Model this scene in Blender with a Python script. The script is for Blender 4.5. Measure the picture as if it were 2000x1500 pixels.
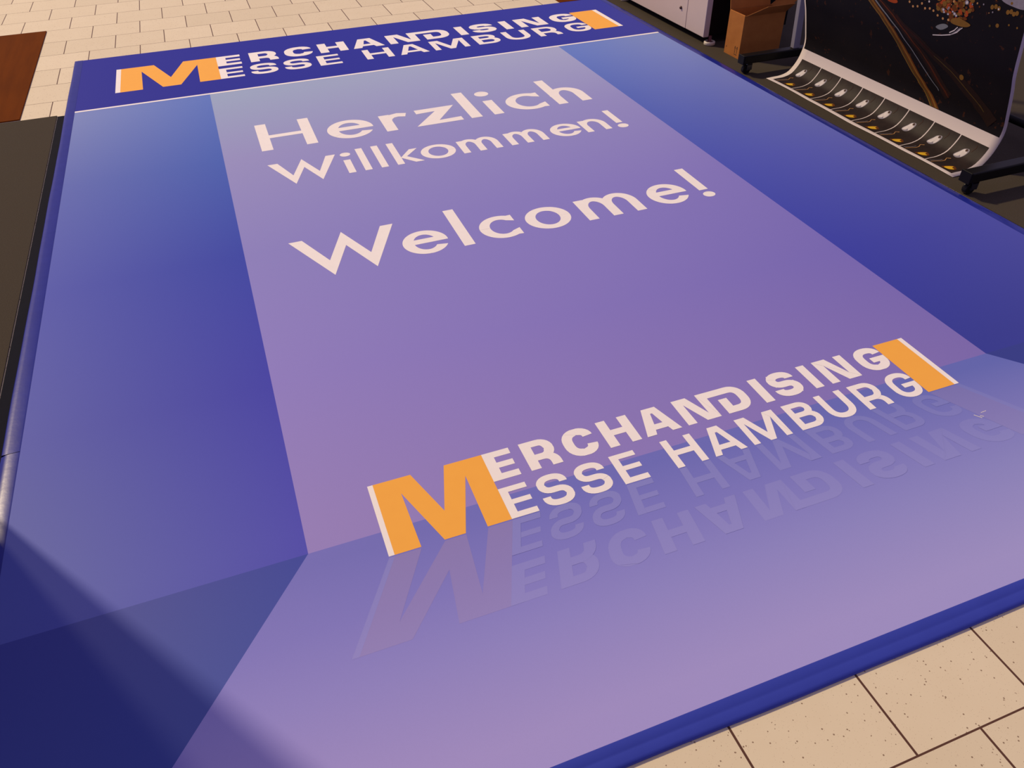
import bpy, bmesh, math, random
from mathutils import Vector, Matrix
from mathutils.geometry import tessellate_polygon
random.seed(7)
for o in list(bpy.data.objects): bpy.data.objects.remove(o)
SC = bpy.context.scene
COL = SC.collection

# ------------------------------------------------------------------ camera
R = [[0.9356867278402808, -0.23991053099148288, 0.25871467771066436],
     [-0.35240343105830707, -0.5993289510104747, 0.7187604818428857],
     [-0.01738301245127527, -0.7637065834468555, -0.6453294393393578]]
cd = bpy.data.cameras.new('camera'); cam = bpy.data.objects.new('camera', cd); COL.objects.link(cam)
cd.sensor_fit = 'HORIZONTAL'; cd.sensor_width = 36.0; cd.lens = 36.0 * 1504.14 / 2000.0
cd.clip_start = 0.02; cd.clip_end = 200
cam.matrix_world = Matrix([[R[0][0], -R[0][1], -R[0][2], 0.0],
                           [R[1][0], -R[1][1], -R[1][2], 0.0],
                           [R[2][0], -R[2][1], -R[2][2], 1.48],
                           [0, 0, 0, 1]])
SC.camera = cam

# ------------------------------------------------------------------ world, lamps, exposure
vs = SC.view_settings
vs.view_transform = 'Standard'; vs.look = 'None'; vs.exposure = 0.0; vs.gamma = 1.0; vs.use_curve_mapping = False
W = bpy.data.worlds.new('hall_light'); SC.world = W; W.use_nodes = True
bg = W.node_tree.nodes['Background']
bg.inputs['Color'].default_value = (0.28, 0.235, 0.40, 1); bg.inputs['Strength'].default_value = 1.0

def area(name, loc, target, size, energy, color):
    l = bpy.data.lights.new(name, 'AREA'); l.shape = 'DISK'; l.size = size; l.energy = energy; l.color = color
    o = bpy.data.objects.new(name, l); COL.objects.link(o); o.location = loc
    o.rotation_euler = (Vector(target) - Vector(loc)).to_track_quat('-Z', 'Y').to_euler()
    return o
area('window_light', (-25.8, 37.8, 37.5), (0.9, 0.5, 0), 2.3, 27500, (1.0, 0.79, 0.49))
area('second_window_light', (-20.1, 36.6, 37.5), (0.9, 0.5, 0), 2.0, 4900, (1.0, 0.78, 0.50))

# ------------------------------------------------------------------ node helpers
def s2l(c):
    c = c / 255.0
    return c / 12.92 if c <= 0.04045 else ((c + 0.055) / 1.055) ** 2.4
def lin(rgb): return (s2l(rgb[0]), s2l(rgb[1]), s2l(rgb[2]), 1.0)

class NT:
    def __init__(s, name):
        s.m = bpy.data.materials.new(name); s.m.use_nodes = True
        s.t = s.m.node_tree; s.b = s.t.nodes['Principled BSDF']
    def n(s, kind, **kw):
        nd = s.t.nodes.new(kind)
        for k, v in kw.items(): setattr(nd, k, v)
        return nd
    def link(s, a, b): s.t.links.new(a, b)
    def math(s, op, a, b=None, clamp=False):
        nd = s.n('ShaderNodeMath', operation=op, use_clamp=clamp)
        for i, v in enumerate((a, b)):
            if v is None: continue
            if isinstance(v, (int, float)): nd.inputs[i].default_value = v
            else: s.link(v, nd.inputs[i])
        return nd.outputs[0]
    def mix(s, f, a, b, blend='MIX'):
        nd = s.n('ShaderNodeMix', data_type='RGBA', blend_type=blend)
        for i, v in ((0, f), (6, a), (7, b)):
            if isinstance(v, (int, float)): nd.inputs[i].default_value = v
            elif isinstance(v, tuple): nd.inputs[i].default_value = v
            else: s.link(v, nd.inputs[i])
        return nd.outputs[2]
    def pos(s):
        g = s.n('ShaderNodeNewGeometry'); sp = s.n('ShaderNodeSeparateXYZ'); s.link(g.outputs['Position'], sp.inputs[0])
        return g.outputs['Position'], sp.outputs
    def ramp(s, f, stops, interp='LINEAR'):
        r = s.n('ShaderNodeValToRGB'); r.color_ramp.interpolation = interp
        el = r.color_ramp.elements
        while len(el) < len(stops): el.new(0.5)
        for e, (p, c) in zip(el, stops): e.position = p; e.color = c
        s.link(f, r.inputs[0]); return r.outputs[0]
    def noise(s, scale, detail=3, vec=None, rough=0.5):
        nd = s.n('ShaderNodeTexNoise'); nd.inputs['Scale'].default_value = scale; nd.inputs['Detail'].default_value = detail
        nd.inputs['Roughness'].default_value = rough
        if vec is not None: s.link(vec, nd.inputs['Vector'])
        return nd.outputs['Fac']
    def bump(s, h, strength, dist=0.001):
        b = s.n('ShaderNodeBump'); b.inputs['Strength'].default_value = strength; b.inputs['Distance'].default_value = dist
        s.link(h, b.inputs['Height']); s.link(b.outputs[0], s.b.inputs['Normal'])
    def done(s, color=None, rough=0.5, spec=0.5, metal=0.0):
        if color is not None:
            if isinstance(color, tuple): s.b.inputs['Base Color'].default_value = color
            else: s.link(color, s.b.inputs['Base Color'])
        s.b.inputs['Roughness'].default_value = rough
        s.b.inputs['Specular IOR Level'].default_value = spec
        s.b.inputs['Metallic'].default_value = metal
        return s.m

def mottled(name, rgb, rough=0.5, spec=0.5, amount=0.15, scale=40, metal=0.0):
    t = NT(name); p, _ = t.pos()
    f = t.noise(scale, 4, p)
    c = lin(rgb); d = tuple(x * (1 - amount) for x in c[:3]) + (1,); e = tuple(min(1, x * (1 + amount)) for x in c[:3]) + (1,)
    return t.done(t.mix(f, d, e), rough, spec, metal)

WHITE_LIT = (0.83, 0.645, 0.546)      # what a white print shows under this hall's lamps
TEST = None
def ink(rgb):                          # ink colour from the colour seen under the hall's warm lamps
    if TEST is not None: return (TEST, TEST, TEST, 1)
    c = lin(rgb)
    return tuple(min(0.9, c[i] / WHITE_LIT[i] * 0.80) for i in range(3)) + (1.0,)

# ------------------------------------------------------------------ mesh helpers
def base_of(o):
    v = Vector((0, 0, 0))
    while o is not None:
        v += Vector(o.location); o = o.parent
    return v
def link_mesh(name, me, mats, parent=None, loc=None):
    o = bpy.data.objects.new(name, me); COL.objects.link(o)
    for m in (mats if isinstance(mats, (list, tuple)) else [mats]): me.materials.append(m)
    if parent is not None:
        o.parent = parent; off = base_of(parent)
    else:
        off = Vector(loc) if loc is not None else Vector((0, 0, 0)); o.location = off
    me.transform(Matrix.Translation(-off))
    return o
class MB:
    def __init__(s): s.bm = bmesh.new(); s.mi = 0
    def faces(s, vs_, fs, smooth=False):
        v = [s.bm.verts.new(p) for p in vs_]
        for f in fs:
            try:
                nf = s.bm.faces.new([v[i] for i in f]); nf.material_index = s.mi; nf.smooth = smooth
            except ValueError: pass
    def box(s, x0, x1, y0, y1, z0, z1):
        P = [(x, y, z) for z in (z0, z1) for y in (y0, y1) for x in (x0, x1)]
        s.faces(P, [(0, 2, 3, 1), (4, 5, 7, 6), (0, 1, 5, 4), (2, 6, 7, 3), (0, 4, 6, 2), (1, 3, 7, 5)])
    def prism(s, poly, a, b, axis):    # poly in the other two axes, extruded from a to b
        def P(u, v, w): return (w, u, v) if axis == 0 else ((u, w, v) if axis == 1 else (u, v, w))
        n = len(poly)
        vs_ = [P(u, v, a) for u, v in poly] + [P(u, v, b) for u, v in poly]
        s.faces(vs_, [tuple(range(n)), tuple(range(2 * n - 1, n - 1, -1))] + [(i, i + n, (i + 1) % n + n, (i + 1) % n) for i in range(n)])
    def cyl(s, p0, p1, r0, r1=None, n=20, smooth=True):
        r1 = r0 if r1 is None else r1
        p0 = Vector(p0); p1 = Vector(p1); d = (p1 - p0).normalized()
        u = d.orthogonal().normalized(); w = d.cross(u)
        vs_ = []
        for p, r in ((p0, r0), (p1, r1)):
            for k in range(n):
                a = 2 * math.pi * k / n; vs_.append(p + (u * math.cos(a) + w * math.sin(a)) * r)
        s.faces(vs_, [(k, (k + 1) % n, (k + 1) % n + n, k + n) for k in range(n)], smooth)
        s.faces(vs_[:n], [tuple(range(n - 1, -1, -1))]); s.faces(vs_[n:], [tuple(range(n))])
    def lathe(s, c, prof, n=28, axis='z'):
        vs_ = []
        for r, h in prof:
            for k in range(n):
                a = 2 * math.pi * k / n
                q = (r * math.cos(a), r * math.sin(a), h)
                if axis == 'x': q = (h, r * math.cos(a), r * math.sin(a))
                if axis == 'y': q = (r * math.cos(a), h, r * math.sin(a))
                vs_.append((c[0] + q[0], c[1] + q[1], c[2] + q[2]))
        m = len(prof)
        s.faces(vs_, [(j * n + k, j * n + (k + 1) % n, (j + 1) * n + (k + 1) % n, (j + 1) * n + k) for j in range(m - 1) for k in range(n)], True)
        s.faces(vs_[:n], [tuple(range(n))]); s.faces(vs_[-n:], [tuple(range(n))])
    def build(s, name, mats, parent=None, loc=None, bevel=0, weld=True, up=False, recalc=True):
        if weld: bmesh.ops.remove_doubles(s.bm, verts=s.bm.verts, dist=1e-6)
        if up:                                   # flat print: every face looks up
            s.bm.normal_update()
            for f in s.bm.faces:
                if f.normal.z < 0: f.normal_flip()
        elif recalc: bmesh.ops.recalc_face_normals(s.bm, faces=s.bm.faces)
        me = bpy.data.meshes.new(name); s.bm.to_mesh(me); s.bm.free()
        o = link_mesh(name, me, mats, parent, loc)
        if bevel:
            b = o.modifiers.new('bevel', 'BEVEL'); b.width = bevel; b.segments = 3; b.limit_method = 'ANGLE'
        return o
def thing(name, label, cat, loc, group=None):
    o = bpy.data.objects.new(name, None); COL.objects.link(o); o.location = loc; o.empty_display_size = 0.1
    o['label'] = label; o['category'] = cat
    if group: o['group'] = group
    return o
def tag(o, label, cat, group=None):
    o['label'] = label; o['category'] = cat
    if group: o['group'] = group
    return o

# ================================================================== THE SETTING
# stone tiles, 30 cm in half bond
def tile_material():
    t = NT('speckled_stone_tiles'); p, xyz = t.pos()
    yy = t.math('DIVIDE', t.math('SUBTRACT', xyz[1], 0.352), 0.2956)
    row = t.math('FLOOR', yy); fy = t.math('SUBTRACT', yy, row)
    par = t.math('MODULO', t.math('ADD', row, 100.0), 2.0)
    xx = t.math('DIVIDE', t.math('ADD', t.math('SUBTRACT', xyz[0], 0.62 - 0.0), t.math('MULTIPLY', par, 0.15)), 0.3)
    cl = t.math('FLOOR', xx); fx = t.math('SUBTRACT', xx, cl)
    def edge(f, w):
        d = t.math('MINIMUM', f, t.math('SUBTRACT', 1.0, f)); return t.math('LESS_THAN', d, w)
    g = t.math('MAXIMUM', edge(fx, 0.0085), edge(fy, 0.0065))
    # per tile tone
    cv = t.n('ShaderNodeCombineXYZ'); t.link(cl, cv.inputs[0]); t.link(row, cv.inputs[1])
    wn = t.n('ShaderNodeTexWhiteNoise', noise_dimensions='3D'); t.link(cv.outputs[0], wn.inputs['Vector'])
    tone = t.mix(wn.outputs['Value'], lin((224, 212, 182)), lin((234, 222, 192)))
    cloud = t.noise(9, 3, p)
    tone = t.mix(t.math('MULTIPLY', cloud, 0.35), tone, lin((212, 194, 160)))
    v = t.n('ShaderNodeTexVoronoi', feature='F1'); v.inputs['Scale'].default_value = 95; t.link(p, v.inputs['Vector'])
    keep = t.math('GREATER_THAN', t.noise(60, 1, p), 0.52)
    speck = t.math('MULTIPLY', t.math('LESS_THAN', v.outputs['Distance'], 0.17), keep)
    tone = t.mix(t.math('MULTIPLY', speck, 0.8), tone, lin((120, 92, 70)))
    v2 = t.n('ShaderNodeTexVoronoi', feature='F1'); v2.inputs['Scale'].default_value = 210; t.link(p, v2.inputs['Vector'])
    sp2 = t.math('LESS_THAN', v2.outputs['Distance'], 0.14)
    tone = t.mix(t.math('MULTIPLY', sp2, 0.35), tone, lin((150, 120, 95)))
    col = t.mix(g, tone, lin((92, 62, 48)))
    t.bump(t.math('SUBTRACT', 1.0, g), 0.4, 0.001)
    return t.done(col, 0.5, 0.22)
m = MB(); m.faces([(-14, -8, 0), (16, -8, 0), (16, 22, 0), (-14, 22, 0)], [(0, 1, 2, 3)])
fl = m.build('floor', tile_material()); fl['kind'] = 'structure'

# dark needle felt carpet, left and right of the banner
def carpet_material():
    t = NT('charcoal_needle_felt'); p, _ = t.pos()
    f = t.noise(260, 4, p, 0.7); f2 = t.noise(14, 3, p)
    c = t.mix(f, lin((42, 39, 34)), lin((86, 78, 66)))
    c = t.mix(t.math('MULTIPLY', f2, 0.35), c, lin((72, 62, 50)))
    t.bump(f, 0.6, 0.002)
    return t.done(c, 0.95, 0.1)
CARPET = carpet_material()
def slab(name, x0, x1, y0, y1, z1, mat, label, cat, kind=None, bev=0.0015):
    m = MB(); m.box(x0, x1, y0, y1, 0.0, z1)
    o = m.build(name, mat, loc=((x0 + x1) / 2, (y0 + y1) / 2, 0), bevel=bev)
    o['label'] = label; o['category'] = cat
    if kind: o['kind'] = kind
    return o
slab('carpet', -4.5, -0.842, 1.852, 4.545, 0.004, CARPET, 'dark grey-brown carpet along the left edge of the blue banner', 'carpet')
slab('carpet', 2.7335, 9.0, -3.0, 9.0, 0.004, CARPET, 'dark carpet right of the banner, under the cabinet, box and photo print', 'carpet')

def wood_material():
    t = NT('brown_wood'); p, xyz = t.pos()
    mp = t.n('ShaderNodeMapping'); mp.inputs['Scale'].default_value = (26, 2.2, 1); t.link(p, mp.inputs['Vector'])
    f = t.noise(1.0, 5, mp.outputs[0], 0.6); f2 = t.noise(2.2, 3, p)
    c = t.mix(f, lin((86, 38, 2)), lin((122, 60, 5)))
    c = t.mix(t.math('MULTIPLY', f2, 0.4), c, lin((72, 32, 3)))
    return t.done(c, 0.8, 0.03)
WOOD = wood_material()
slab('wooden_floor_board', -3.4, -1.02, 4.56, 6.25, 0.006, WOOD, 'dark brown wooden floor panel lying on the tiles at the upper left', 'wooden panel')
slab('wooden_floor_strip', 2.40, 3.4, 5.47, 6.3, 0.006, WOOD, 'sliver of brown wooden floor behind the far right banner corner', 'wooden panel')

# unseen block added left of the view to cast the shadow on the near left corner
wl = MB(); wl.box(-1.6, -0.93, -2.5, 1.85, 0.0042, 3.0)
o = wl.build('shade_block_left', mottled('shade_block_paint', (150, 140, 130), 0.7, 0.3, 0.05), bevel=0.004); o['kind'] = 'structure'

# ================================================================== LETTERS
def rpath(pts, k=0.62, n=7):
    """points (x, y[, rx[, ry]]) -> polyline with rounded corners"""
    out = []; P = [Vector(p[:2]) for p in pts]
    for i, p in enumerate(pts):
        r = p[2] if len(p) > 2 else 0
        if r == 0 or i in (0, len(pts) - 1): out.append(P[i].copy()); continue
        a = (P[i - 1] - P[i]); b = (P[i + 1] - P[i])
        ra = min(r, a.length); rb = min(p[3] if len(p) > 3 else r, b.length)
        A = P[i] + a.normalized() * ra; B = P[i] + b.normalized() * rb
        c1 = A.lerp(P[i], k); c2 = B.lerp(P[i], k)
        for j in range(n + 1):
            t = j / n
            out.append(A * (1 - t) ** 3 + c1 * 3 * t * (1 - t) ** 2 + c2 * 3 * t * t * (1 - t) + B * t ** 3)
    res = [out[0]]
    for q in out[1:]:
        if (q - res[-1]).length > 1e-5: res.append(q)
    return res
class Ink:
    """flat shapes in drawing coordinates"""
    def __init__(s): s.tris = []; s.lay = []; s.k = 0
    def quad(s, a, b, c, d, new=True):
        if new: s.k += 1
        s.tris.append([tuple(a), tuple(b), tuple(c), tuple(d)]); s.lay.append(s.k % 5)
    def poly(s, loop, holes=()):
        loops = [[Vector((x, y, 0)) for x, y in l] for l in [loop] + list(holes)]
        flat = [v for l in loops for v in l]
        s.k += 1
        for t in tessellate_polygon(loops): s.tris.append([tuple(flat[i][:2]) for i in t]); s.lay.append(s.k % 5)
    def rect(s, x0, x1, y0, y1): s.quad((x0, y0), (x1, y0), (x1, y1), (x0, y1))
    def stroke(s, pts, wh, wv):
        n = len(pts); L = []; Q = []
        for i in range(n):
            d0 = (pts[i] - pts[i - 1]).normalized() if i > 0 else None
            d1 = (pts[i + 1] - pts[i]).normalized() if i < n - 1 else None
            d = d1 if d0 is None else (d0 if d1 is None else (d0 + d1).normalized())
            sc = 1.0
            if d0 is not None and d1 is not None: sc = 1.0 / max(0.5, d.dot(d0))
            nn = Vector((-d.y * wh / 2, d.x * wv / 2)) * sc
            L.append(pts[i] + nn); Q.append(pts[i] - nn)
        s.k += 1
        for i in range(n - 1):
            d = pts[i + 1] - pts[i]
            if (Q[i + 1] - Q[i]).dot(d) < 0: Q[i + 1] = Q[i]
            if (L[i + 1] - L[i]).dot(d) < 0: L[i + 1] = L[i]
            s.quad(L[i], L[i + 1], Q[i + 1], Q[i], False)
    def ring(s, c, ro, ri, a0=0, a1=360, b0=None, b1=None, e0=None, e1=None, n=56):
        """ring sector; outer ellipse ro over a0..a1, inner ri over b0..b1; e0/e1 end pairs (outer, inner)"""
        b0 = a0 if b0 is None else b0; b1 = a1 if b1 is None else b1
        O = []; I = []
        if e0: O.append(e0[0]); I.append(e0[1])
        for k in range(n + 1):
            t = k / n; a = math.radians(a0 + (a1 - a0) * t); b = math.radians(b0 + (b1 - b0) * t)
            O.append((c[0] + ro[0] * math.cos(a), c[1] + ro[1] * math.sin(a)))
            I.append((c[0] + ri[0] * math.cos(b), c[1] + ri[1] * math.sin(b)))
        if e1: O.append(e1[0]); I.append(e1[1])
        s.k += 1
        for k in range(len(O) - 1): s.quad(O[k], O[k + 1], I[k + 1], I[k], False)
    def disc(s, c, rx, ry, n=32):
        s.poly([(c[0] + rx * math.cos(2 * math.pi * k / n), c[1] + ry * math.sin(2 * math.pi * k / n)) for k in range(n)])
    def put(s, mb, fn):
        for j, (q, l) in enumerate(zip(s.tris, s.lay)):
            mb.faces([Vector(fn(x, y)) + Vector((0, 0, l * 2.5e-5 + (j % 40) * 6e-6)) for x, y in q], [tuple(range(len(q)))])

# --- the geometric grotesque of the greeting: base line b, cap height, x height, stem width
def g_H(I, x0, x1, b, h, w, bar):
    I.rect(x0, x0 + w, b, b + h); I.rect(x1 - w, x1, b, b + h); I.rect(x0 + w, x1 - w, b + h * .43, b + h * .43 + bar)
def g_e(I, x0, x1, b, xh, sw, sv, ov):
    cx = (x0 + x1) / 2; cy = b + xh / 2; rx = (x1 - x0) / 2; ry = xh / 2 + ov
    yb0 = b + xh * .455; yb1 = yb0 + sv * 1.10
    a = math.degrees(math.asin((yb0 - cy) / ry)); ai = math.degrees(math.asin((yb0 - cy) / (ry - sv)))
    e = math.degrees(math.asin(max(-.99, (b + xh * .255 - cy) / ry))) + 360
    ei = math.degrees(math.asin(max(-.99, (b + xh * .375 - cy) / (ry - sv)))) + 360
    I.ring((cx, cy), (rx, ry), (rx - sw, ry - sv), a, e, ai, ei - 14)
    I.rect(x0 + sw * .6, x1 - sw * .75, yb0, yb1)
def g_c(I, x0, x1, b, xh, sw, sv, ov, rr):
    cy = b + xh / 2; rx = rr; cx = x0 + rx; ry = xh / 2 + ov
    I.ring((cx, cy), (rx, ry), (rx - sw, ry - sv), 62, 298, 48, 312,
           ((x1, cy + ry * .90), (x1, cy + ry * .335)), ((x1, cy - ry * .90), (x1, cy - ry * .335)))
def g_o(I, x0, x1, b, xh, sw, sv, ov):
    cx = (x0 + x1) / 2; rx = (x1 - x0) / 2; ry = xh / 2 + ov
    I.ring((cx, b + xh / 2), (rx, ry), (rx - sw, ry - sv))
def g_arch(I, xa, xb, b, top, w, sv, base):
    """from the stem centred on xa over to a leg centred on xb"""
    pts = []; cx = (xa + xb) / 2; rx = (xb - xa) / 2; y0 = b + (top - b) * .52; ry = top - sv / 2 - y0
    for k in range(25):
        a = math.pi - math.pi * k / 24
        pts.append(Vector((cx + rx * math.cos(a), y0 + ry * math.sin(a))))
    pts.append(Vector((xb, b)))
    I.stroke(pts, w, sv)
def g_n(I, x0, x1, b, xh, w, sv, ov):
    I.rect(x0, x0 + w, b, b + xh); g_arch(I, x0 + w / 2, x1 - w / 2, b, b + xh + ov, w, sv, b)
def g_m(I, x0, x1, b, xh, w, sv, ov):
    xm = (x0 + x1) / 2; I.rect(x0, x0 + w, b, b + xh)
    g_arch(I, x0 + w / 2, xm, b, b + xh + ov, w, sv, b); g_arch(I, xm, x1 - w / 2, b, b + xh + ov, w, sv, b)
def g_W(I, x0, x1, b, h, th, wt, apex):
    """pointed W; wt: width of the flat arm tops; th: vertical thickness of a stroke"""
    cx = (x0 + x1) / 2; q = (x1 - x0) * .310
    v1 = x0 + q; v2 = x1 - q
    I.poly([(x0, b + h), (v1, b), (cx, b + apex - th), (v2, b), (x1, b + h), (x1 - wt, b + h), (v2, b + th), (cx, b + apex), (v1, b + th), (x0 + wt, b + h)])

GREET = Ink()
b = 3.646
g_H(GREET, .099, .362, b, .335, .053, .037)
g_e(GREET, .424, .650, b, .212, .054, .038, .010)
GREET.rect(.698, .753, b, b + .210)                                     # r
GREET.stroke([Vector((.727, b + .11)), Vector((.737, b + .155)), Vector((.760, b + .183)), Vector((.795, b + .192)), Vector((.835, b + .178))], .044, .046)
GREET.poly([(.886, b + .212), (1.098, b + .212), (.975, b + .042), (1.090, b + .048), (1.090, b), (.849, b), (.985, b + .166), (.886, b + .160)])  # z
GREET.rect(1.132, 1.190, b, b + .367)                                    # l
GREET.rect(1.254, 1.306, b, b + .199); GREET.disc((1.283, b + .302), .038, .036)
g_c(GREET, 1.357, 1.556, b, .212, .055, .038, .009, .118)
GREET.rect(1.609, 1.661, b, b + .368)                                    # h
g_arch(GREET, 1.635, 1.769, b, b + .222, .056, .040, b)
b = 3.255
g_W(GREET, .103, .409, b - .016, .240, .090, .044, .248)
GREET.rect(.432, .464, b, b + .143); GREET.disc((.452, b + .204), .024, .022)
GREET.rect(.505, .537, b, b + .247); GREET.rect(.579, .611, b, b + .247)
GREET.rect(.653, .685, b, b + .247)                                      # k
GREET.poly([(.685, b + .072), (.740, b + .146), (.778, b + .146), (.713, b + .074), (.778, b), (.737, b), (.685, b + .066)])
g_o(GREET, .780, .943, b, .143, .036, .026, .007)
g_m(GREET, .966, 1.157, b, .140, .033, .028, .008)
g_m(GREET, 1.201, 1.391, b, .140, .033, .028, .008)
g_e(GREET, 1.427, 1.579, b, .141, .037, .025, .006)
g_n(GREET, 1.592, 1.720, b, .141, .033, .028, .008)
GREET.quad((1.766, b + .052), (1.800, b + .052), (1.799, b + .220), (1.766, b + .220)); GREET.disc((1.783, b + .012), .027, .024)
b = 2.458
g_W(GREET, .090, .497, b - .018, .292, .108, .051, .304)
g_e(GREET, .492, .667, b, .171, .043, .031, .003)
GREET.rect(.709, .752, b, b + .298)
g_c(GREET, .799, .951, b, .171, .043, .031, .003, .090)
g_o(GREET, .991, 1.176, b, .171, .044, .031, .003)
g_m(GREET, 1.227, 1.481, b, .170, .042, .033, .006)
g_e(GREET, 1.534, 1.706, b, .171, .043, .031, .003)
GREET.rect(1.757, 1.798, b + .061, b + .273); GREET.disc((1.778, b + .018), .026, .023)

# --- the wide square grotesque of the logo.  x 0..1.703, y 0..0.236
LX, LY = .100, 1.158
def L(x): return x - LX
def E_(I, x0, x1, y0, h, w, t):
    I.rect(x0, x0 + w, y0, y0 + h)
    I.rect(x0 + w, x1, y0, y0 + t); I.rect(x0 + w, x1, y0 + h - t, y0 + h); I.rect(x0 + w, x1 - .002, y0 + h / 2 - t * .46, y0 + h / 2 + t * .46)
def H_(I, x0, x1, y0, h, w, t):
    I.rect(x0, x0 + w, y0, y0 + h); I.rect(x1 - w, x1, y0, y0 + h); I.rect(x0 + w, x1 - w, y0 + h / 2 - t / 2, y0 + h / 2 + t / 2)
def A_(I, x0, x1, y0, h, w, t, aw):
    cx = (x0 + x1) / 2; ya = y0 + h * .17; yb = ya + t; sl = ((x1 - x0) / 2 - aw / 2) / h
    def inn(y): return (cx - (x1 - x0) / 2 + w) + (y - y0) * sl
    top = y0 + h - h * .22
    hw = cx - (inn(yb)); 
    I.poly([(x0, y0), (x0 + w, y0), (inn(ya), ya), (2 * cx - inn(ya), ya), (x1 - w, y0), (x1, y0), (cx + aw / 2, y0 + h), (cx - aw / 2, y0 + h)],
           [[(cx - hw, yb), (cx + hw, yb), (cx + .003, top), (cx - .003, top)]])
def S_(I, x0, x1, y0, h, w, t):
    l, r, bo, to, mi = x0 + w / 2, x1 - w / 2, y0 + t / 2 - .001, y0 + h - t / 2 + .001, y0 + h / 2
    q = .024
    I.stroke(rpath([(r - .002, y0 + h * .69), (r - .002, to, .020, q * 1.2), (l, to, q * 1.2, .022), (l, mi, .022, q), (r, mi, q, .022), (r, bo, .022, q * 1.2), (l, bo, q * 1.2, .020), (l, y0 + h * .32)]), w, t)
def C_(I, x0, x1, y0, h, w, t):
    l, r, bo, to = x0 + w / 2, x1 - w / 2, y0 + t / 2 - .001, y0 + h - t / 2 + .001
    I.stroke(rpath([(r, y0 + h * .66), (r, to, .028, .030), (l, to, .034, .034), (l, bo, .034, .034), (r + .001, bo, .030, .028), (r + .001, y0 + h * .36)]), w, t)
def G_(I, x0, x1, y0, h, w, t, xi):
    l, r, bo, to = x0 + w / 2, x1 - w / 2, y0 + t / 2 - .001, y0 + h - t / 2 + .001
    I.stroke(rpath([(r, y0 + h * .68), (r, to, .028, .030), (l, to, .034, .034), (l, bo, .034, .034), (r, bo, .032, .030), (r, y0 + h * .545)]), w, t)
    I.rect(xi, x1, y0 + h * .545 - t * .85, y0 + h * .545)
def R_(I, x0, x1, y0, h, w, t):
    I.rect(x0, x0 + w, y0, y0 + h); r = x1 - w / 2; mi = y0 + h * .385; to = y0 + h - t / 2
    I.stroke(rpath([(x0 + w, to), (r - .002, to, .026, .028), (r - .002, mi, .028, .026), (x0 + w, mi)]), w, t)
    I.stroke(rpath([(x0 + w, mi), (r, mi, .030, .028), (r, y0)]), w, t)
def B_(I, x0, x1, y0, h, w, t):
    I.rect(x0, x0 + w, y0, y0 + h); r = x1 - w / 2; mi = y0 + h * .53; to = y0 + h - t / 2; bo = y0 + t / 2
    I.stroke(rpath([(x0 + w, to), (r - .006, to, .024, .022), (r - .006, mi, .022, .024), (x0 + w, mi)]), w, t)
    I.stroke(rpath([(x0 + w, mi), (r, mi, .026, .024), (r, bo, .024, .026), (x0 + w, bo)]), w, t)
def U_(I, x0, x1, y0, h, w, t):
    l, r, bo = x0 + w / 2, x1 - w / 2, y0 + t / 2 - .001
    I.stroke(rpath([(l, y0 + h), (l, bo, .034, .034), (r, bo, .034, .034), (r, y0 + h)]), w, t)
def N_(I, x0, x1, y0, h, w):
    I.poly([(x0, y0), (x0 + w, y0), (x0 + w - .001, y0 + h * .76), (x1 - w * 1.62, y0), (x1, y0), (x1, y0 + h), (x1 - w, y0 + h), (x1 - w + .001, y0 + h * .24), (x0 + w * 1.68, y0 + h), (x0, y0 + h)])
def M_(I, x0, x1, y0, h, w, wt, vb):
    cx = (x0 + x1) / 2
    I.poly([(x0, y0), (x0 + w, y0), (x0 + w - .001, y0 + h * .78), (cx - vb / 2, y0), (cx + vb / 2, y0), (x1 - w + .001, y0 + h * .78), (x1 - w, y0), (x1, y0), (x1, y0 + h), (x1 - wt, y0 + h), (cx, y0 + h * .29), (x0 + wt, y0 + h), (x0, y0 + h)])
ORANGE = Ink()
ORANGE.poly([(L(x), y - LY) for x, y in [(.114, 1.394), (.214, 1.394), (.2625, 1.245), (.305, 1.394), (.409, 1.394), (.409, 1.158), (.346, 1.158), (.347, 1.338), (.290, 1.158), (.237, 1.158), (.176, 1.340), (.179, 1.158), (.114, 1.158)]])
ORANGE.quad((L(1.692), 0), (L(1.787), 0), (L(1.787), .236), (L(1.692), .236))
LW = Ink()
LW.rect(L(.100), L(.114), 0, .236); LW.rect(L(1.787), L(1.803), 0, .236)
T0, TH = .132, .104
E_(LW, L(.409), L(.485), T0, TH, .029, .0215)
R_(LW, L(.514), L(.604), T0, TH, .0285, .023)
C_(LW, L(.628), L(.719), T0, TH, .029, .0265)
H_(LW, L(.743), L(.837), T0, TH, .0285, .022)
A_(LW, L(.854), L(.961), T0, TH, .029, .021, .043)
N_(LW, L(.982), L(1.087), T0, TH, .0275)
LW.stroke(rpath([(L(1.075), T0 + TH - .0125), (L(1.188), T0 + TH - .0125, .032, .034), (L(1.188), T0 + .0125, .034, .032), (L(1.112), T0 + .0125)]), .028, .025)
LW.rect(L(1.112), L(1.140), T0, T0 + .0615)
LW.rect(L(1.236), L(1.265), T0, T0 + TH)
S_(LW, L(1.287), L(1.377), T0, TH, .0285, .0255)
LW.rect(L(1.406), L(1.434), T0, T0 + TH)
N_(LW, L(1.463), L(1.568), T0, TH, .0275)
G_(LW, L(1.597), L(1.691), T0, TH, .0285, .0255, L(1.640))
T1 = 0.0
E_(LW, L(.409), L(.482), T1, TH, .0215, .0175)
S_(LW, L(.504), L(.589), T1, TH, .0215, .0195)
S_(LW, L(.610), L(.695), T1, TH, .0215, .0195)
E_(LW, L(.720), L(.792), T1, TH, .0215, .0175)
H_(LW, L(.873), L(.965), T1, TH, .021, .0185)
A_(LW, L(.986), L(1.084), T1, TH, .0205, .0175, .031)
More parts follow.
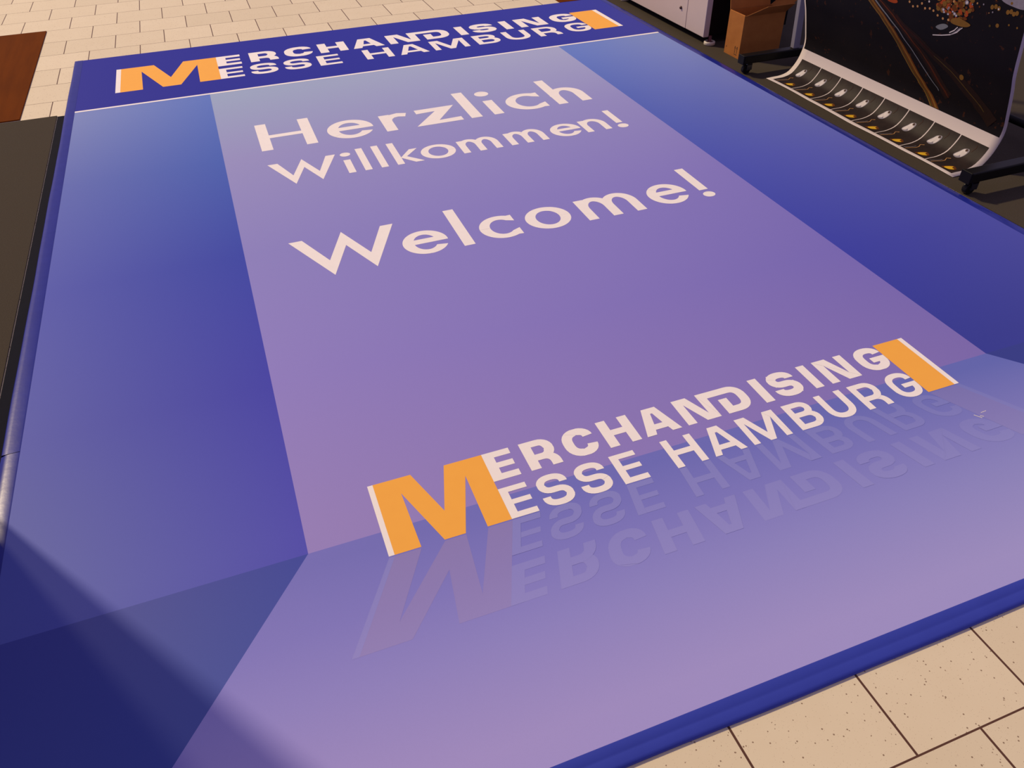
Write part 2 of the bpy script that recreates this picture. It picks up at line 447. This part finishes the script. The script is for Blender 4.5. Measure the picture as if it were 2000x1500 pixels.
M_(LW, L(1.106), L(1.228), T1, TH, .0195, .032, .018)
B_(LW, L(1.260), L(1.345), T1, TH, .021, .0185)
U_(LW, L(1.370), L(1.459), T1, TH, .021, .0195)
R_(LW, L(1.486), L(1.570), T1, TH, .021, .0185)
G_(LW, L(1.604), L(1.691), T1, TH, .021, .0195, L(1.643))

# ================================================================== THE BANNER
ban = thing('floor_banner', 'large blue and lilac printed floor banner with welcome lettering lying on the tiles', 'floor banner', (0.95, 2.9, 0))
X0, X1, Y0, Y1 = -.755, 2.680, .577, 5.450
ZT = 0.009
m = MB(); m.box(-.790, 2.71, .560, 5.447, 0.0, ZT - .0006)
m.build('backing_mat', mottled('black_rubber', (26, 25, 28), 0.7, 0.3), ban)

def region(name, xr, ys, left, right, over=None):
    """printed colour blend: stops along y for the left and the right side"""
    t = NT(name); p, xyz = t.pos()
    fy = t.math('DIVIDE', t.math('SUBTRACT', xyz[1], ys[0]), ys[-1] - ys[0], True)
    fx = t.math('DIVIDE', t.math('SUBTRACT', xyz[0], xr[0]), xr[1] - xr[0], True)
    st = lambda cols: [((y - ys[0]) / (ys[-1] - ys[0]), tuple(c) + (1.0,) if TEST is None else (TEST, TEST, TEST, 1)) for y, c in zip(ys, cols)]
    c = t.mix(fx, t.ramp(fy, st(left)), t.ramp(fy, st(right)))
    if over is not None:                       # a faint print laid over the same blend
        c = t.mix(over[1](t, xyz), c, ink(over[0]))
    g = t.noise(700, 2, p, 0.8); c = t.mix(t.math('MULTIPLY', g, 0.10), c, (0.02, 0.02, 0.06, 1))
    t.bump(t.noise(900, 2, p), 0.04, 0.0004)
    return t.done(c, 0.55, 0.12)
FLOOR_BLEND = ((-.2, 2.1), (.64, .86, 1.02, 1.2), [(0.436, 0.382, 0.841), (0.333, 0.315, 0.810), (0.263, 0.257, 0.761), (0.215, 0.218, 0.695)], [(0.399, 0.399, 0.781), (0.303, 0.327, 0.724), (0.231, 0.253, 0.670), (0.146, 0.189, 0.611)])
PRINT = [  # artwork blends; their tones also counter the uneven lamp light
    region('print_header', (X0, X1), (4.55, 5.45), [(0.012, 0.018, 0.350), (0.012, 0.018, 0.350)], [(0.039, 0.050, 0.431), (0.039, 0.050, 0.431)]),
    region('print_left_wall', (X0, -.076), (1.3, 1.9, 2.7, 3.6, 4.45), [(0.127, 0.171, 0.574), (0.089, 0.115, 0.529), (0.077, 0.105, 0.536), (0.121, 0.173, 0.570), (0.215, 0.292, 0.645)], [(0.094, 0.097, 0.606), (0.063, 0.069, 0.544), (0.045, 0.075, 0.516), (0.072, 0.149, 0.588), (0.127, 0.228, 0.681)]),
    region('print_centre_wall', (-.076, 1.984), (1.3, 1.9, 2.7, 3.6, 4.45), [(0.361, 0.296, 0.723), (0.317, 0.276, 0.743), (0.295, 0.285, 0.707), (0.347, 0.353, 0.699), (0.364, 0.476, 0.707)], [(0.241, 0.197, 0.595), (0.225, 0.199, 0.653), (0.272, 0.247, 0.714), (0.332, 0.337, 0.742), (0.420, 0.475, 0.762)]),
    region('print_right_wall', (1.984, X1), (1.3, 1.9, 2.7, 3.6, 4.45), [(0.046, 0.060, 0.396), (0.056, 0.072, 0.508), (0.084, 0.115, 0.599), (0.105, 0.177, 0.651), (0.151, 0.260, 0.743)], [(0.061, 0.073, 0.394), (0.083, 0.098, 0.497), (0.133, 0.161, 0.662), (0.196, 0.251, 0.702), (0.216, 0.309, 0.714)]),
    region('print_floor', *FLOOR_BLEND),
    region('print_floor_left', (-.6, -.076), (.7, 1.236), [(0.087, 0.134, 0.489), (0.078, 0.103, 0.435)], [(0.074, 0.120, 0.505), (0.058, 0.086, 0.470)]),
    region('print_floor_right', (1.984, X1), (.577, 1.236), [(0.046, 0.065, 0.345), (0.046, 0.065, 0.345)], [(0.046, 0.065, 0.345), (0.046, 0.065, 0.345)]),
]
HY0, HY1 = 4.533, 4.552
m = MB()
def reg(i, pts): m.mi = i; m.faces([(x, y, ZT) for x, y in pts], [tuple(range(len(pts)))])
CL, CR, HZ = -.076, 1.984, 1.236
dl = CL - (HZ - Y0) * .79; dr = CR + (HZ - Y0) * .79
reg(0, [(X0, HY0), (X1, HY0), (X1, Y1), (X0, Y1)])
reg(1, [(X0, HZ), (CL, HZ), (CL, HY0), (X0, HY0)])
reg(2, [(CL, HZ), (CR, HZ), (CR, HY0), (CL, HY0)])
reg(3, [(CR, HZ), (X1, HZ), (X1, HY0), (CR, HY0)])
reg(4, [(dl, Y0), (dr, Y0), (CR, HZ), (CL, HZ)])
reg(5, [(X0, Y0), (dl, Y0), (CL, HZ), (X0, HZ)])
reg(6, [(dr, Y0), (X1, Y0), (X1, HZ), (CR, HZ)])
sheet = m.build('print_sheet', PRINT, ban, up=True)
LETTER = mottled('cream_print', (250, 246, 243), 0.55, 0.12, 0.03, 30)
ORANGE_M = mottled('orange_print', (255, 184, 80), 0.55, 0.12, 0.03, 30)
LETTER.node_tree.nodes['Principled BSDF'].inputs['Base Color'].default_value = (0.90, 0.92, 0.83, 1)
m = MB(); m.faces([(X0, HY0, ZT + .0002), (X1, HY0, ZT + .0002), (X1, HY1, ZT + .0002), (X0, HY1, ZT + .0002)], [(0, 1, 2, 3)])
m.build('divider_line', LETTER, ban, up=True)
def split_letters(name, lo, hi):
    m = MB()
    for j, (q, l) in enumerate(zip(GREET.tris, GREET.lay)):
        cy = sum(p[1] for p in q) / len(q)
        if lo <= cy < hi: m.faces([(x, y, ZT + .0001 + l * 2.5e-5 + (j % 40) * 6e-6) for x, y in q], [tuple(range(len(q)))])
    return m.build(name, LETTER, ban, weld=False, up=True)
split_letters('lettering', 3.60, 4.2); split_letters('lettering', 3.1, 3.60); split_letters('lettering', 2.2, 3.0)
def logo(ox, oy, sx, sy, name='logo'):
    f = lambda x, y: (ox + x * sx, oy + y * sy, ZT + .0001)
    m = MB(); ORANGE.put(m, f); o = m.build(name, ORANGE_M, ban, weld=False, up=True)
    m = MB(); LW.put(m, lambda x, y: (ox + x * sx, oy + y * sy, ZT + .0002)); m.build('logo_lettering', LETTER, o, weld=False, up=True)
logo(.100, 1.158, 1, 1)
logo(-.561, 4.762, 1.822, 1.772)
# printed faint mirror image of the front logo
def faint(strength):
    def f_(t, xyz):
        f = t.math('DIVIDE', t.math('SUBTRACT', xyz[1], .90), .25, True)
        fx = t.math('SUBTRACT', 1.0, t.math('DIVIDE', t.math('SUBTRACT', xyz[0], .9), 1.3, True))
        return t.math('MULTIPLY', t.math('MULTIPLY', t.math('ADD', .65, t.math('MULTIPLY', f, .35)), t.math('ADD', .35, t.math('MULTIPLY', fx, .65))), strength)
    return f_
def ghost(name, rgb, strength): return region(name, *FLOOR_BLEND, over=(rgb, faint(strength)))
def mir(x, y, z):
    t_ = y / .236
    return (LX + x + .15 * (LX + x - 1.0) * t_, 1.1545 - .96 * y, z)
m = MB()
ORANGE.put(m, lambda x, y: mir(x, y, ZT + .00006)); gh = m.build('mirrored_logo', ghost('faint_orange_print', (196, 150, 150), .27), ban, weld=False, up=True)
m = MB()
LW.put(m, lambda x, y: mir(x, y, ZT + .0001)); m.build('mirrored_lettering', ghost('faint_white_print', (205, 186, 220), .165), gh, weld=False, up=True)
# scuffs
m = MB()
for x, y, dx, dy in ((1.735, 1.035, .012, -.018), (1.760, 1.035, .020, .001), (1.748, 1.026, .008, -.006)):
    w = .0018; m.faces([(x, y, ZT + .0004), (x + dx, y + dy, ZT + .0004), (x + dx + w, y + dy + w, ZT + .0004), (x + w, y + w, ZT + .0004)], [(0, 1, 2, 3)])
m.build('scuff_marks', mottled('scuff_white', (235, 230, 220), 0.6), ban)

# edge strips: glossy blue vinyl
BLUE = NT('blue_vinyl'); p_, _ = BLUE.pos()
BLUE.bump(BLUE.noise(45, 3, p_), 0.10, 0.002)
BLUE = BLUE.done(BLUE.mix(BLUE.noise(20, 3, p_), lin((28, 38, 134)), lin((38, 48, 150))), 0.26, 0.25)
def strip(prof, a, b, axis, parent=ban, name='edge_strip', mat=BLUE, n=40):
    m = MB(); vs_ = []; k = len(prof)
    for i in range(n + 1):
        t_ = a + (b - a) * i / n
        wob = 0.0012 * math.sin(t_ * 5.1) + .0007 * math.sin(t_ * 13.7 + 1)
        for j, (u, z) in enumerate(prof):
            ww = wob if j in (0, k - 1) and False else wob * (j / (k - 1))
            vs_.append((u + ww, t_, z) if axis == 1 else (t_, u + ww, z))
    fs = [(i * k + j, i * k + j + 1, (i + 1) * k + j + 1, (i + 1) * k + j) for i in range(n) for j in range(k - 1)]
    m.faces(vs_, fs, True)
    return m.build(name, mat, parent)
ZS = ZT + .0009
strip([(X0, ZS - .0006), (X0 - .004, ZS), (X0 - .030, ZS), (X0 - .044, ZS - .0004), (X0 - .0475, .0075), (X0 - .048, .0040), (X0 - .0485, .0012)], 1.87, 5.45, 1)
strip([(X0, ZS - .0006), (X0 - .004, ZS), (X0 - .026, ZS), (X0 - .036, ZS - .001), (X0 - .044, .0065), (X0 - .050, .0030), (X0 - .056, .0012)], .53, 1.868, 1)
m = MB(); m.box(-.838, -.795, .53, 4.53, 0, .0034); m.build('shaded_gap_band', mottled('shaded_gap_dark', (20, 22, 34), 0.8, 0.05), ban)  # dark strip colour stands in for the shaded gap beside the left trim
strip([(X1, ZS - .0006), (X1 + .004, ZS), (X1 + .030, ZS), (X1 + .042, ZS - .003), (X1 + .052, .001)], .53, 5.45, 1)
strip([(Y0, ZS - .0006), (Y0 - .003, ZS), (Y0 - .020, ZS), (Y0 - .0225, ZS - .0012), (Y0 - .025, ZS - .0004), (Y0 - .040, ZS - .002), (Y0 - .0475, ZS - .003), (Y0 - .049, .0006)], X0 - .05, X1 + .05, 0, mat=mottled('mid_blue_vinyl', (54, 68, 172), 0.35, 0.2, 0.08, 14))

# ================================================================== WHITE CABINET
cab = thing('cabinet', 'white metal cabinet on small round feet at the upper right edge of the banner', 'cabinet', (3.1, 4.8, 0.004))
WPAINT = mottled('white_enamel', (194, 178, 172), 0.4, 0.4, 0.03, 12)
DARK = mottled('black_plastic_and_shade', (14, 12, 12), 0.5, 0.15, 0.2, 30)
cz0 = .052
m = MB(); m.box(2.822, 3.40, 4.222, 5.42, cz0, .90); m.build('body', DARK, cab, bevel=.004)  # body coloured black to deepen the shade on its unlit side
m = MB(); m.box(2.800, 2.822, 4.428, 5.42, cz0 - .004, .90); d = m.build('door', WPAINT, cab, bevel=.002)
m = MB(); m.lathe((2.800, 4.497, .152), [(.009, 0), (.009, -.006), (.006, -.010), (.0005, -.0105)], 20, 'x'); m.build('knob', mottled('dark_red_lock', (60, 20, 22), .35), d)
m = MB(); m.box(2.800, 2.838, 4.212, 4.424, cz0 - .004, .90); m.build('side_panel', WPAINT, cab, bevel=.003)
GREENW = mottled('off_white_plastic', (206, 196, 178), 0.45)
for fx, fy in ((2.845, 4.205), (2.845, 5.33), (3.35, 4.26), (3.35, 5.33)):
    m = MB(); m.lathe((fx, fy, .004), [(.030, 0), (.034, .004), (.034, .018), (.030, .022), (.024, .022), (.022, .017), (.0005, .016)]); f_ = m.build('foot', GREENW, cab)
    m = MB(); m.lathe((fx, fy, .020), [(.020, 0), (.019, .003), (.010, .004), (.0095, .036), (.0005, .037)]); m.build('foot_bolt', mottled('dark_red_metal', (86, 30, 28), .4), f_)

# ================================================================== CARDBOARD BOX
def card_mat():
    t = NT('brown_cardboard'); p, xyz = t.pos()
    f = t.noise(18, 4, p); c = t.mix(f, lin((150, 92, 42)), lin((178, 116, 58)))
    c = t.mix(t.math('MULTIPLY', t.noise(160, 2, p), .2), c, lin((140, 86, 40)))
    return t.done(c, 0.85, 0.15)
CARD = card_mat()
bx0, bx1, by0, by1, bh = 2.850, 3.125, 3.900, 4.050, .238
box = thing('cardboard_box', 'open brown cardboard box with raised flaps between the white cabinet and the poster stand', 'box', (2.98, 3.975, .004))
m = MB(); th = .004
m.box(bx0, bx0 + th, by0, by1, .004, bh); m.box(bx1 - th, bx1, by0, by1, .004, bh)
m.box(bx0 + th, bx1 - th, by0, by0 + th, .004, bh); m.box(bx0 + th, bx1 - th, by1 - th, by1, .004, bh)
m.box(bx0 + th, bx1 - th, by0 + th, by1 - th, .004, .008)
body = m.build('box_body', CARD, box, weld=False)
def flap(pts, nrm):
    m = MB(); n_ = Vector(nrm) * .004; P = [Vector(p) for p in pts]; k = len(P)
    m.faces(P + [p + n_ for p in P], [tuple(range(k)), tuple(range(2 * k - 1, k - 1, -1))] + [(i, (i + 1) % k, (i + 1) % k + k, i + k) for i in range(k)])
    m.build('flap', CARD, box)
flap([(bx0 + .004, by1 + .002, bh), (bx1, by1 + .002, bh), (bx1 - .004, by1 + .045, bh + .165), (bx0 + .006, by1 + .045, bh + .165)], (0, .9, -.2))
flap([(bx1 + .001, by0 + .004, bh), (bx1 + .001, by1, bh), (bx1 + .080, by1 - .01, bh + .060), (bx1 + .080, by0 + .012, bh + .060)], (.6, 0, -.8))
flap([(bx0 + .002, by0 + .002, bh), (bx0 + .002, by1 - .002, bh), (bx0 + .060, by1 - .012, bh - .045), (bx0 + .060, by0 + .012, bh - .045)], (.5, 0, .8))
flap([(bx0 + .01, by0 + .001, bh), (bx1 - .002, by0 + .001, bh), (bx1 + .005, by0 - .060, bh + .055), (bx0 + .10, by0 - .060, bh + .055)], (0, -.5, -.8))
m = MB()
def mk(y0, y1, z0, z1): m.faces([(bx0 - .0006, y0, z0), (bx0 - .0006, y1, z0), (bx0 - .0006, y1, z1), (bx0 - .0006, y0, z1)], [(0, 1, 2, 3)])
for yy in (3.925, 3.945): mk(yy - .0015, yy + .0015, .028, .064); mk(yy - .005, yy + .005, .054, .058); mk(yy - .003, yy + .003, .060, .066)
mk(3.920, 3.950, .020, .023); mk(4.030, 4.036, .040, .046)
m.build('printed_marks', mottled('black_ink', (50, 30, 16), .8), body, weld=False)

# ================================================================== PHOTO PRINT hanging in a curve onto the carpet
PROF = [(0.0, 0.0), (0.045, 0.002), (0.09, 0.004), (0.135, 0.017), (0.165, 0.045), (0.187, 0.079), (0.2, 0.115), (0.207, 0.15), (0.205, 0.185), (0.195, 0.225), (0.166, 0.33), (0.142, 0.4), (0.122, 0.5), (0.098, 0.65), (0.08, 0.85), (0.07, 1.12)]
CU = [0.0]
for i in range(1, len(PROF)): CU.append(CU[-1] + math.dist(PROF[i], PROF[i - 1]))
def pz(u):
    u = max(0, min(CU[-1] - 1e-6, u))
    for i in range(1, len(CU)):
        if u <= CU[i]: break
    t_ = (u - CU[i - 1]) / (CU[i] - CU[i - 1])
    P = lambda k: Vector(PROF[max(0, min(len(PROF) - 1, k))])
    p0, p1, p2, p3 = P(i - 2), P(i - 1), P(i), P(i + 1)
    q = 0.5 * ((2 * p1) + (p2 - p0) * t_ + (2 * p0 - 5 * p1 + 4 * p2 - p3) * t_ ** 2 + (3 * p1 - p0 - 3 * p2 + p3) * t_ ** 3)
    return q
PW = 1.343
def surf(s, u, off=0.0):
    q = pz(u); q2 = pz(u + .002); q1 = pz(u - .002); d = (q2 - q1).normalized()
    n_ = Vector((-d.y, d.x))            # towards the viewer / up
    wav = .002 * math.sin(s * 9) * max(0, 1 - u / .1)
    return (2.81 + q.x + n_.x * off - (.004 * math.sin((s - .45) * 7) * max(0, 1 - u / .06)), 3.563 - s, .0055 + q.y + n_.y * off + abs(wav))
pr = thing('photo_print', 'large hanging night-city photo print with white margins curling onto the carpet', 'photo print', (2.85, 2.9, .0055))
def sheet_patch(m, s0, s1, u0, u1, off, ns, nu, back=None):
    vs_ = [surf(s0 + (s1 - s0) * i / ns, u0 + (u1 - u0) * j / nu, off) for i in range(ns + 1) for j in range(nu + 1)]
    k = nu + 1
    m.faces(vs_, [(i * k + j, (i + 1) * k + j, (i + 1) * k + j + 1, i * k + j + 1) for i in range(ns) for j in range(nu)], True)
UT = CU[-1]
m = MB(); sheet_patch(m, 0, PW, 0, UT, 0, 30, 70)
paper = m.build('paper_sheet', mottled('white_photo_paper', (204, 194, 192), 0.6, 0.15, .02, 10), pr, recalc=False)
sol = paper.modifiers.new('thickness', 'SOLIDIFY'); sol.thickness = .0008; sol.offset = -1
# night picture
def night_mat():
    t = NT('night_photo'); p, xyz = t.pos()
    f = t.noise(7, 5, p, .65)
    c = t.mix(f, lin((5, 4, 9)), lin((22, 16, 16)))
    hot = t.math('GREATER_THAN', t.noise(30, 3, p, .6), .66)
    c = t.mix(t.math('MULTIPLY', hot, .30), c, lin((92, 48, 16)))
    return t.done(c, .55, .12)
NIGHT = night_mat()
def inkm(name, rgb): return mottled(name, rgb, .55, .12, .25, 60)
cols = dict(gold=inkm('ink_gold', (120, 86, 34)), amber=inkm('ink_amber', (96, 52, 16)), white=inkm('ink_white', (200, 194, 194)), red=inkm('ink_red', (52, 20, 14)), haze=inkm('ink_haze', (34, 20, 14)),
            olive=inkm('ink_olive', (74, 60, 26)), glow=inkm('ink_glow', (156, 66, 26)), grey=inkm('ink_grey', (128, 124, 136)), yellow=inkm('ink_yellow', (214, 170, 40)),
            tan=inkm('ink_tan', (176, 132, 84)), steel=inkm('ink_steel', (112, 116, 120)))
keys = list(cols); mats = [NIGHT] + [cols[k] for k in keys]
m = MB(); sheet_patch(m, .010, 1.328, .277, UT - .02, .0006, 30, 60)
def band(Lp, Rp, key, off=.0010, sub=6):
    m.mi = 1 + keys.index(key)
    def dens(P):
        o_ = []
        for a, b_ in zip(P[:-1], P[1:]):
            for k in range(sub): o_.append((a[0] + (b_[0] - a[0]) * k / sub, a[1] + (b_[1] - a[1]) * k / sub))
        return o_ + [P[-1]]
    A, B = dens(Lp), dens(Rp)
    for i in range(len(A) - 1): m.faces([surf(*A[i], off), surf(*A[i + 1], off), surf(*B[i + 1], off), surf(*B[i], off)], [(0, 1, 2, 3)], True)
def line(P, w, key, off=.0014, w1=None):
    w1 = w if w1 is None else w1; A = []; B = []; n_ = len(P)
    for i in range(n_):
        a = Vector(P[max(0, i - 1)]); b_ = Vector(P[min(n_ - 1, i + 1)]); d = (b_ - a).normalized(); ww = w + (w1 - w) * i / (n_ - 1)
        nn = Vector((-d.y, d.x)) * ww / 2; q = Vector(P[i]); A.append(tuple(q + nn)); B.append(tuple(q - nn))
    band(A, B, key, off)
def blob(pts, key, off=.0016):
    m.mi = 1 + keys.index(key)
    cx = sum(p[0] for p in pts) / len(pts); cy = sum(p[1] for p in pts) / len(pts)
    # smooth closed loop
    sm = []
    k = len(pts)
    for i in range(k):
        p0, p1, p2, p3 = [Vector(pts[(i + j) % k]) for j in (-1, 0, 1, 2)]
        for t_ in (0, .25, .5, .75):
            sm.append(0.5 * ((2 * p1) + (p2 - p0) * t_ + (2 * p0 - 5 * p1 + 4 * p2 - p3) * t_ ** 2 + (3 * p1 - p0 - 3 * p2 + p3) * t_ ** 3))
    n_ = len(sm)
    m.faces([surf(cx, cy, off)] + [surf(q.x, q.y, off) for q in sm], [(0, i + 1, (i + 1) % n_ + 1) for i in range(n_)])
def dot(c, r, key, off=.0018, sy=1.0): blob([(c[0] + r * math.cos(a * math.pi / 4), c[1] + r * sy * math.sin(a * math.pi / 4)) for a in range(8)], key, off)
GL = [(0.40, 0.70), (0.473, 0.648), (0.559, 0.602), (0.65, 0.531), (0.723, 0.454), (0.799, 0.391), (0.865, 0.341), (0.938, 0.279)]
GR = [(0.43, 0.71), (0.506, 0.655), (0.59, 0.61), (0.681, 0.544), (0.752, 0.474), (0.834, 0.402), (0.898, 0.352), (0.988, 0.279)]
band(GL, GR, 'amber')
mid = [((a[0] * .7 + b_[0] * .3), (a[1] * .7 + b_[1] * .3)) for a, b_ in zip(GL, GR)]
band(GL, mid, 'olive', .0013)
band([((a[0] * .45 + b_[0] * .55), (a[1] * .45 + b_[1] * .55)) for a, b_ in zip(GL, GR)], [((a[0] * .2 + b_[0] * .8), (a[1] * .2 + b_[1] * .8)) for a, b_ in zip(GL, GR)], 'gold', .0013)
line(GL, .005, 'gold', .0016, .004)
WL = [(0.44, 0.70), (0.515, 0.657), (0.605, 0.613), (0.684, 0.567), (0.762, 0.505), (0.833, 0.449), (0.9, 0.404), (0.961, 0.362)]
line(WL, .007, 'steel', .0016, .003)
RL = [(0.47, 0.71), (0.542, 0.664), (0.641, 0.622), (0.735, 0.566), (0.822, 0.507), (0.893, 0.452), (0.954, 0.403), (1.02, .35)]
line(RL, .020, 'haze', .0011, .044); line(RL, .008, 'red', .0013, .016); line(RL, .003, 'amber', .0015, .002)
L2 = [(0.66, 0.625), (0.708, 0.596), (0.809, 0.557), (0.912, 0.504), (1.011, 0.467), (1.088, 0.429), (1.162, 0.391), (1.272, 0.32)]
line(L2, .016, 'haze', .0011, .060); line(L2, .004, 'red', .0013, .006); line(L2[3:], .0035, 'olive', .0016, .004)
dot((1.075, .458), .012, 'gold')
for k in range(170):
    u_ = random.random(); w_ = random.random()
    c0 = (.885 + .17 * u_ + (.02 if w_ < .4 else 0), .790 - .105 * w_ - .01 * u_)
    if w_ > .75 and u_ < .45: continue
    dot(c0, random.uniform(.004, .012), random.choice(['glow', 'amber', 'amber', 'gold']), .0010 + .000007 * k, random.uniform(.5, 1))
blob([(0.979, 0.670), (1.03, .668), (1.065, .676), (1.075, .69), (1.02, .70), (.98, .69)], 'gold', .0025)
for c, r in (((0.924, 0.714), .008), ((0.986, 0.712), .008), ((0.953, 0.702), .006), ((.930, .705), .006), ((.996, .707), .007), ((.975, .718), .005), ((1.036, .767), .010)): dot(c, r, 'grey', .0024, .8); dot((c[0] + .001, c[1]), r * .5, 'white', .0027)
for c in ((0.754, 0.685), (0.824, 0.694), (0.802, 0.71), (0.872, 0.696), (0.899, 0.682), (.78, .692), (.85, .70), (.73, .70), (.93, .676), (.96, .678)): dot(c, .0055, 'tan')
blob([(.60, .672), (.64, .670), (.66, .682), (.63, .70), (.59, .69)], 'glow')
for c in ((1.16, 0.777), (1.192, 0.779), (1.25, 0.781), (1.277, 0.781), (1.176, .782), (1.264, .776), (1.236, .776)): dot(c, .008, 'gold')
dot((1.204, .72), .008, 'gold'); dot((1.17, .71), .005, 'olive')
blob([(1.195, 0.807), (1.255, 0.797), (1.310, 0.800), (1.318, 0.835), (1.25, .842), (1.2, .835)], 'grey')
for k in range(46): dot((random.uniform(.70, 1.30), random.uniform(.72, .86)), random.uniform(.002, .006), random.choice(['tan', 'gold', 'grey', 'amber', 'white']))
line([(0.891, 0.599), (0.94, 0.611), (0.983, 0.624), (1.016, 0.641), (1.04, 0.664)], .004, 'white')
line([(0.978, 0.631), (1.002, 0.645), (1.016, 0.66)], .004, 'white'); line([(0.985, 0.625), (1.012, 0.643), (1.03, 0.662)], .003, 'grey')
blob([(.90, .634), (.93, .630), (.965, .648), (.95, .655), (.92, .648)], 'steel')
m.build('night_picture', mats, pr, weld=False, recalc=False)
# strip of eight small pictures at the bottom
xs = [.029, .194, .355, .518, .676, .840, 1.000, 1.158, 1.316]
def small_mat():
    t = NT('dark_small_photo'); p, xyz = t.pos(); f = t.noise(28, 4, p, .6)
    return t.done(t.mix(f, lin((16, 12, 16)), lin((52, 40, 38))), .55, .12)
smats = [small_mat()] + [cols[k] for k in keys]
for k in range(8):
    a, b_ = xs[k] + .003, xs[k + 1] - .003
    m = MB(); sheet_patch(m, a, b_, .024, .227, .0006, 6, 26)
    ox = a - .032
    blob([(ox + x, y) for x, y in [(0.066, 0.142), (0.087, 0.133), (0.107, 0.144), (0.118, 0.172), (0.112, 0.188), (0.09, 0.183), (0.079, 0.168)]], 'grey')
    blob([(ox + x, y) for x, y in [(0.069, 0.143), (0.088, 0.135), (0.106, 0.147), (0.113, 0.170), (0.104, 0.183), (0.09, 0.180), (0.081, 0.166)]], 'white', .0019)
    dot((ox + .104, .180), .006, 'red', .0024)
    blob([(ox + x, y) for x, y in [(0.118, 0.030), (0.120, 0.050), (0.138, 0.080), (0.168, 0.064), (0.160, 0.041), (.14, .034)]], 'amber')
    blob([(ox + x, y) for x, y in [(0.126, 0.036), (0.130, 0.058), (0.141, 0.074), (0.148, 0.060), (0.164, 0.056), (0.152, 0.038)]], 'yellow', .0020)
    line([(ox + x, y) for x, y in [(0.060, 0.028), (0.076, 0.074), (0.077, 0.09), (0.067, 0.106), (0.081, 0.116)]], .0035, 'tan')
    line([(ox + x, y) for x, y in [(0.048, 0.030), (0.063, 0.060), (0.066, 0.085)]], .0025, 'grey')
    line([(ox + x, y) for x, y in [(0.126, 0.182), (0.134, 0.205), (0.13, 0.214)]], .003, 'red')
    m.build('small_picture', smats, pr, weld=False, recalc=False)

# ================================================================== STAND that carries the print
st = thing('poster_stand', 'black wheeled roll stand with pale uprights holding the photo print', 'stand', (3.05, 2.9, .004))
BLK = mottled('black_lacquer', (16, 15, 14), 0.42, 0.18, .2, 30)
PALE = mottled('pale_grey_metal', (128, 126, 138), 0.5, 0.3, .05, 20)
for yb in (3.680, 2.085):
    m = MB(); m.box(2.716, 3.44, yb - .026, yb + .026, .062, .106); bar = m.build('base_bar', BLK, st, bevel=.006)
    m = MB(); m.box(2.709, 2.716, yb - .027, yb + .027, .060, .108); m.build('end_cap', DARK, bar, bevel=.002)
    for xc in (2.752, 3.405):
        m = MB(); m.cyl((xc, yb - .012, .029), (xc, yb + .012, .029), .025, n=28)
        c_ = m.build('caster', BLK, st, bevel=.003)
        m = MB(); m.cyl((xc, yb - .0145, .029), (xc, yb - .012, .029), .007); m.cyl((xc + .012, yb, .045), (xc + .012, yb, .062), .011)
        m.box(xc - .006, xc + .026, yb - .018, yb - .0145, .026, .058); m.box(xc - .006, xc + .026, yb + .0145, yb + .018, .026, .058); m.box(xc - .006, xc + .026, yb - .018, yb + .018, .054, .060)
        m.build('caster_fork', mottled('dark_steel', (60, 60, 62), .3, metal=.6), c_)
    m = MB()
    m.prism([(3.034, .106), (3.074, .106), (2.985, 1.30), (2.955, 1.30)], yb - .02 if yb > 3 else yb - .02, yb + .012 if yb > 3 else yb + .012, 1)
    m.build('upright', PALE, st, bevel=.004)
m = MB(); m.cyl((2.918, 2.06, 1.13), (2.918, 3.70, 1.13), .033, n=32); m.build('roller', PALE, st)
for yb in (3.680, 2.085):
    m = MB(); m.box(2.90, 2.99, yb - .012, yb + .012, 1.11, 1.15); m.build('roller_bracket', BLK, st, bevel=.003)
m = MB(); m.cyl((3.36, 2.085, .085), (3.36, 3.68, .085), .016, n=20); m.build('cross_tube', BLK, st)
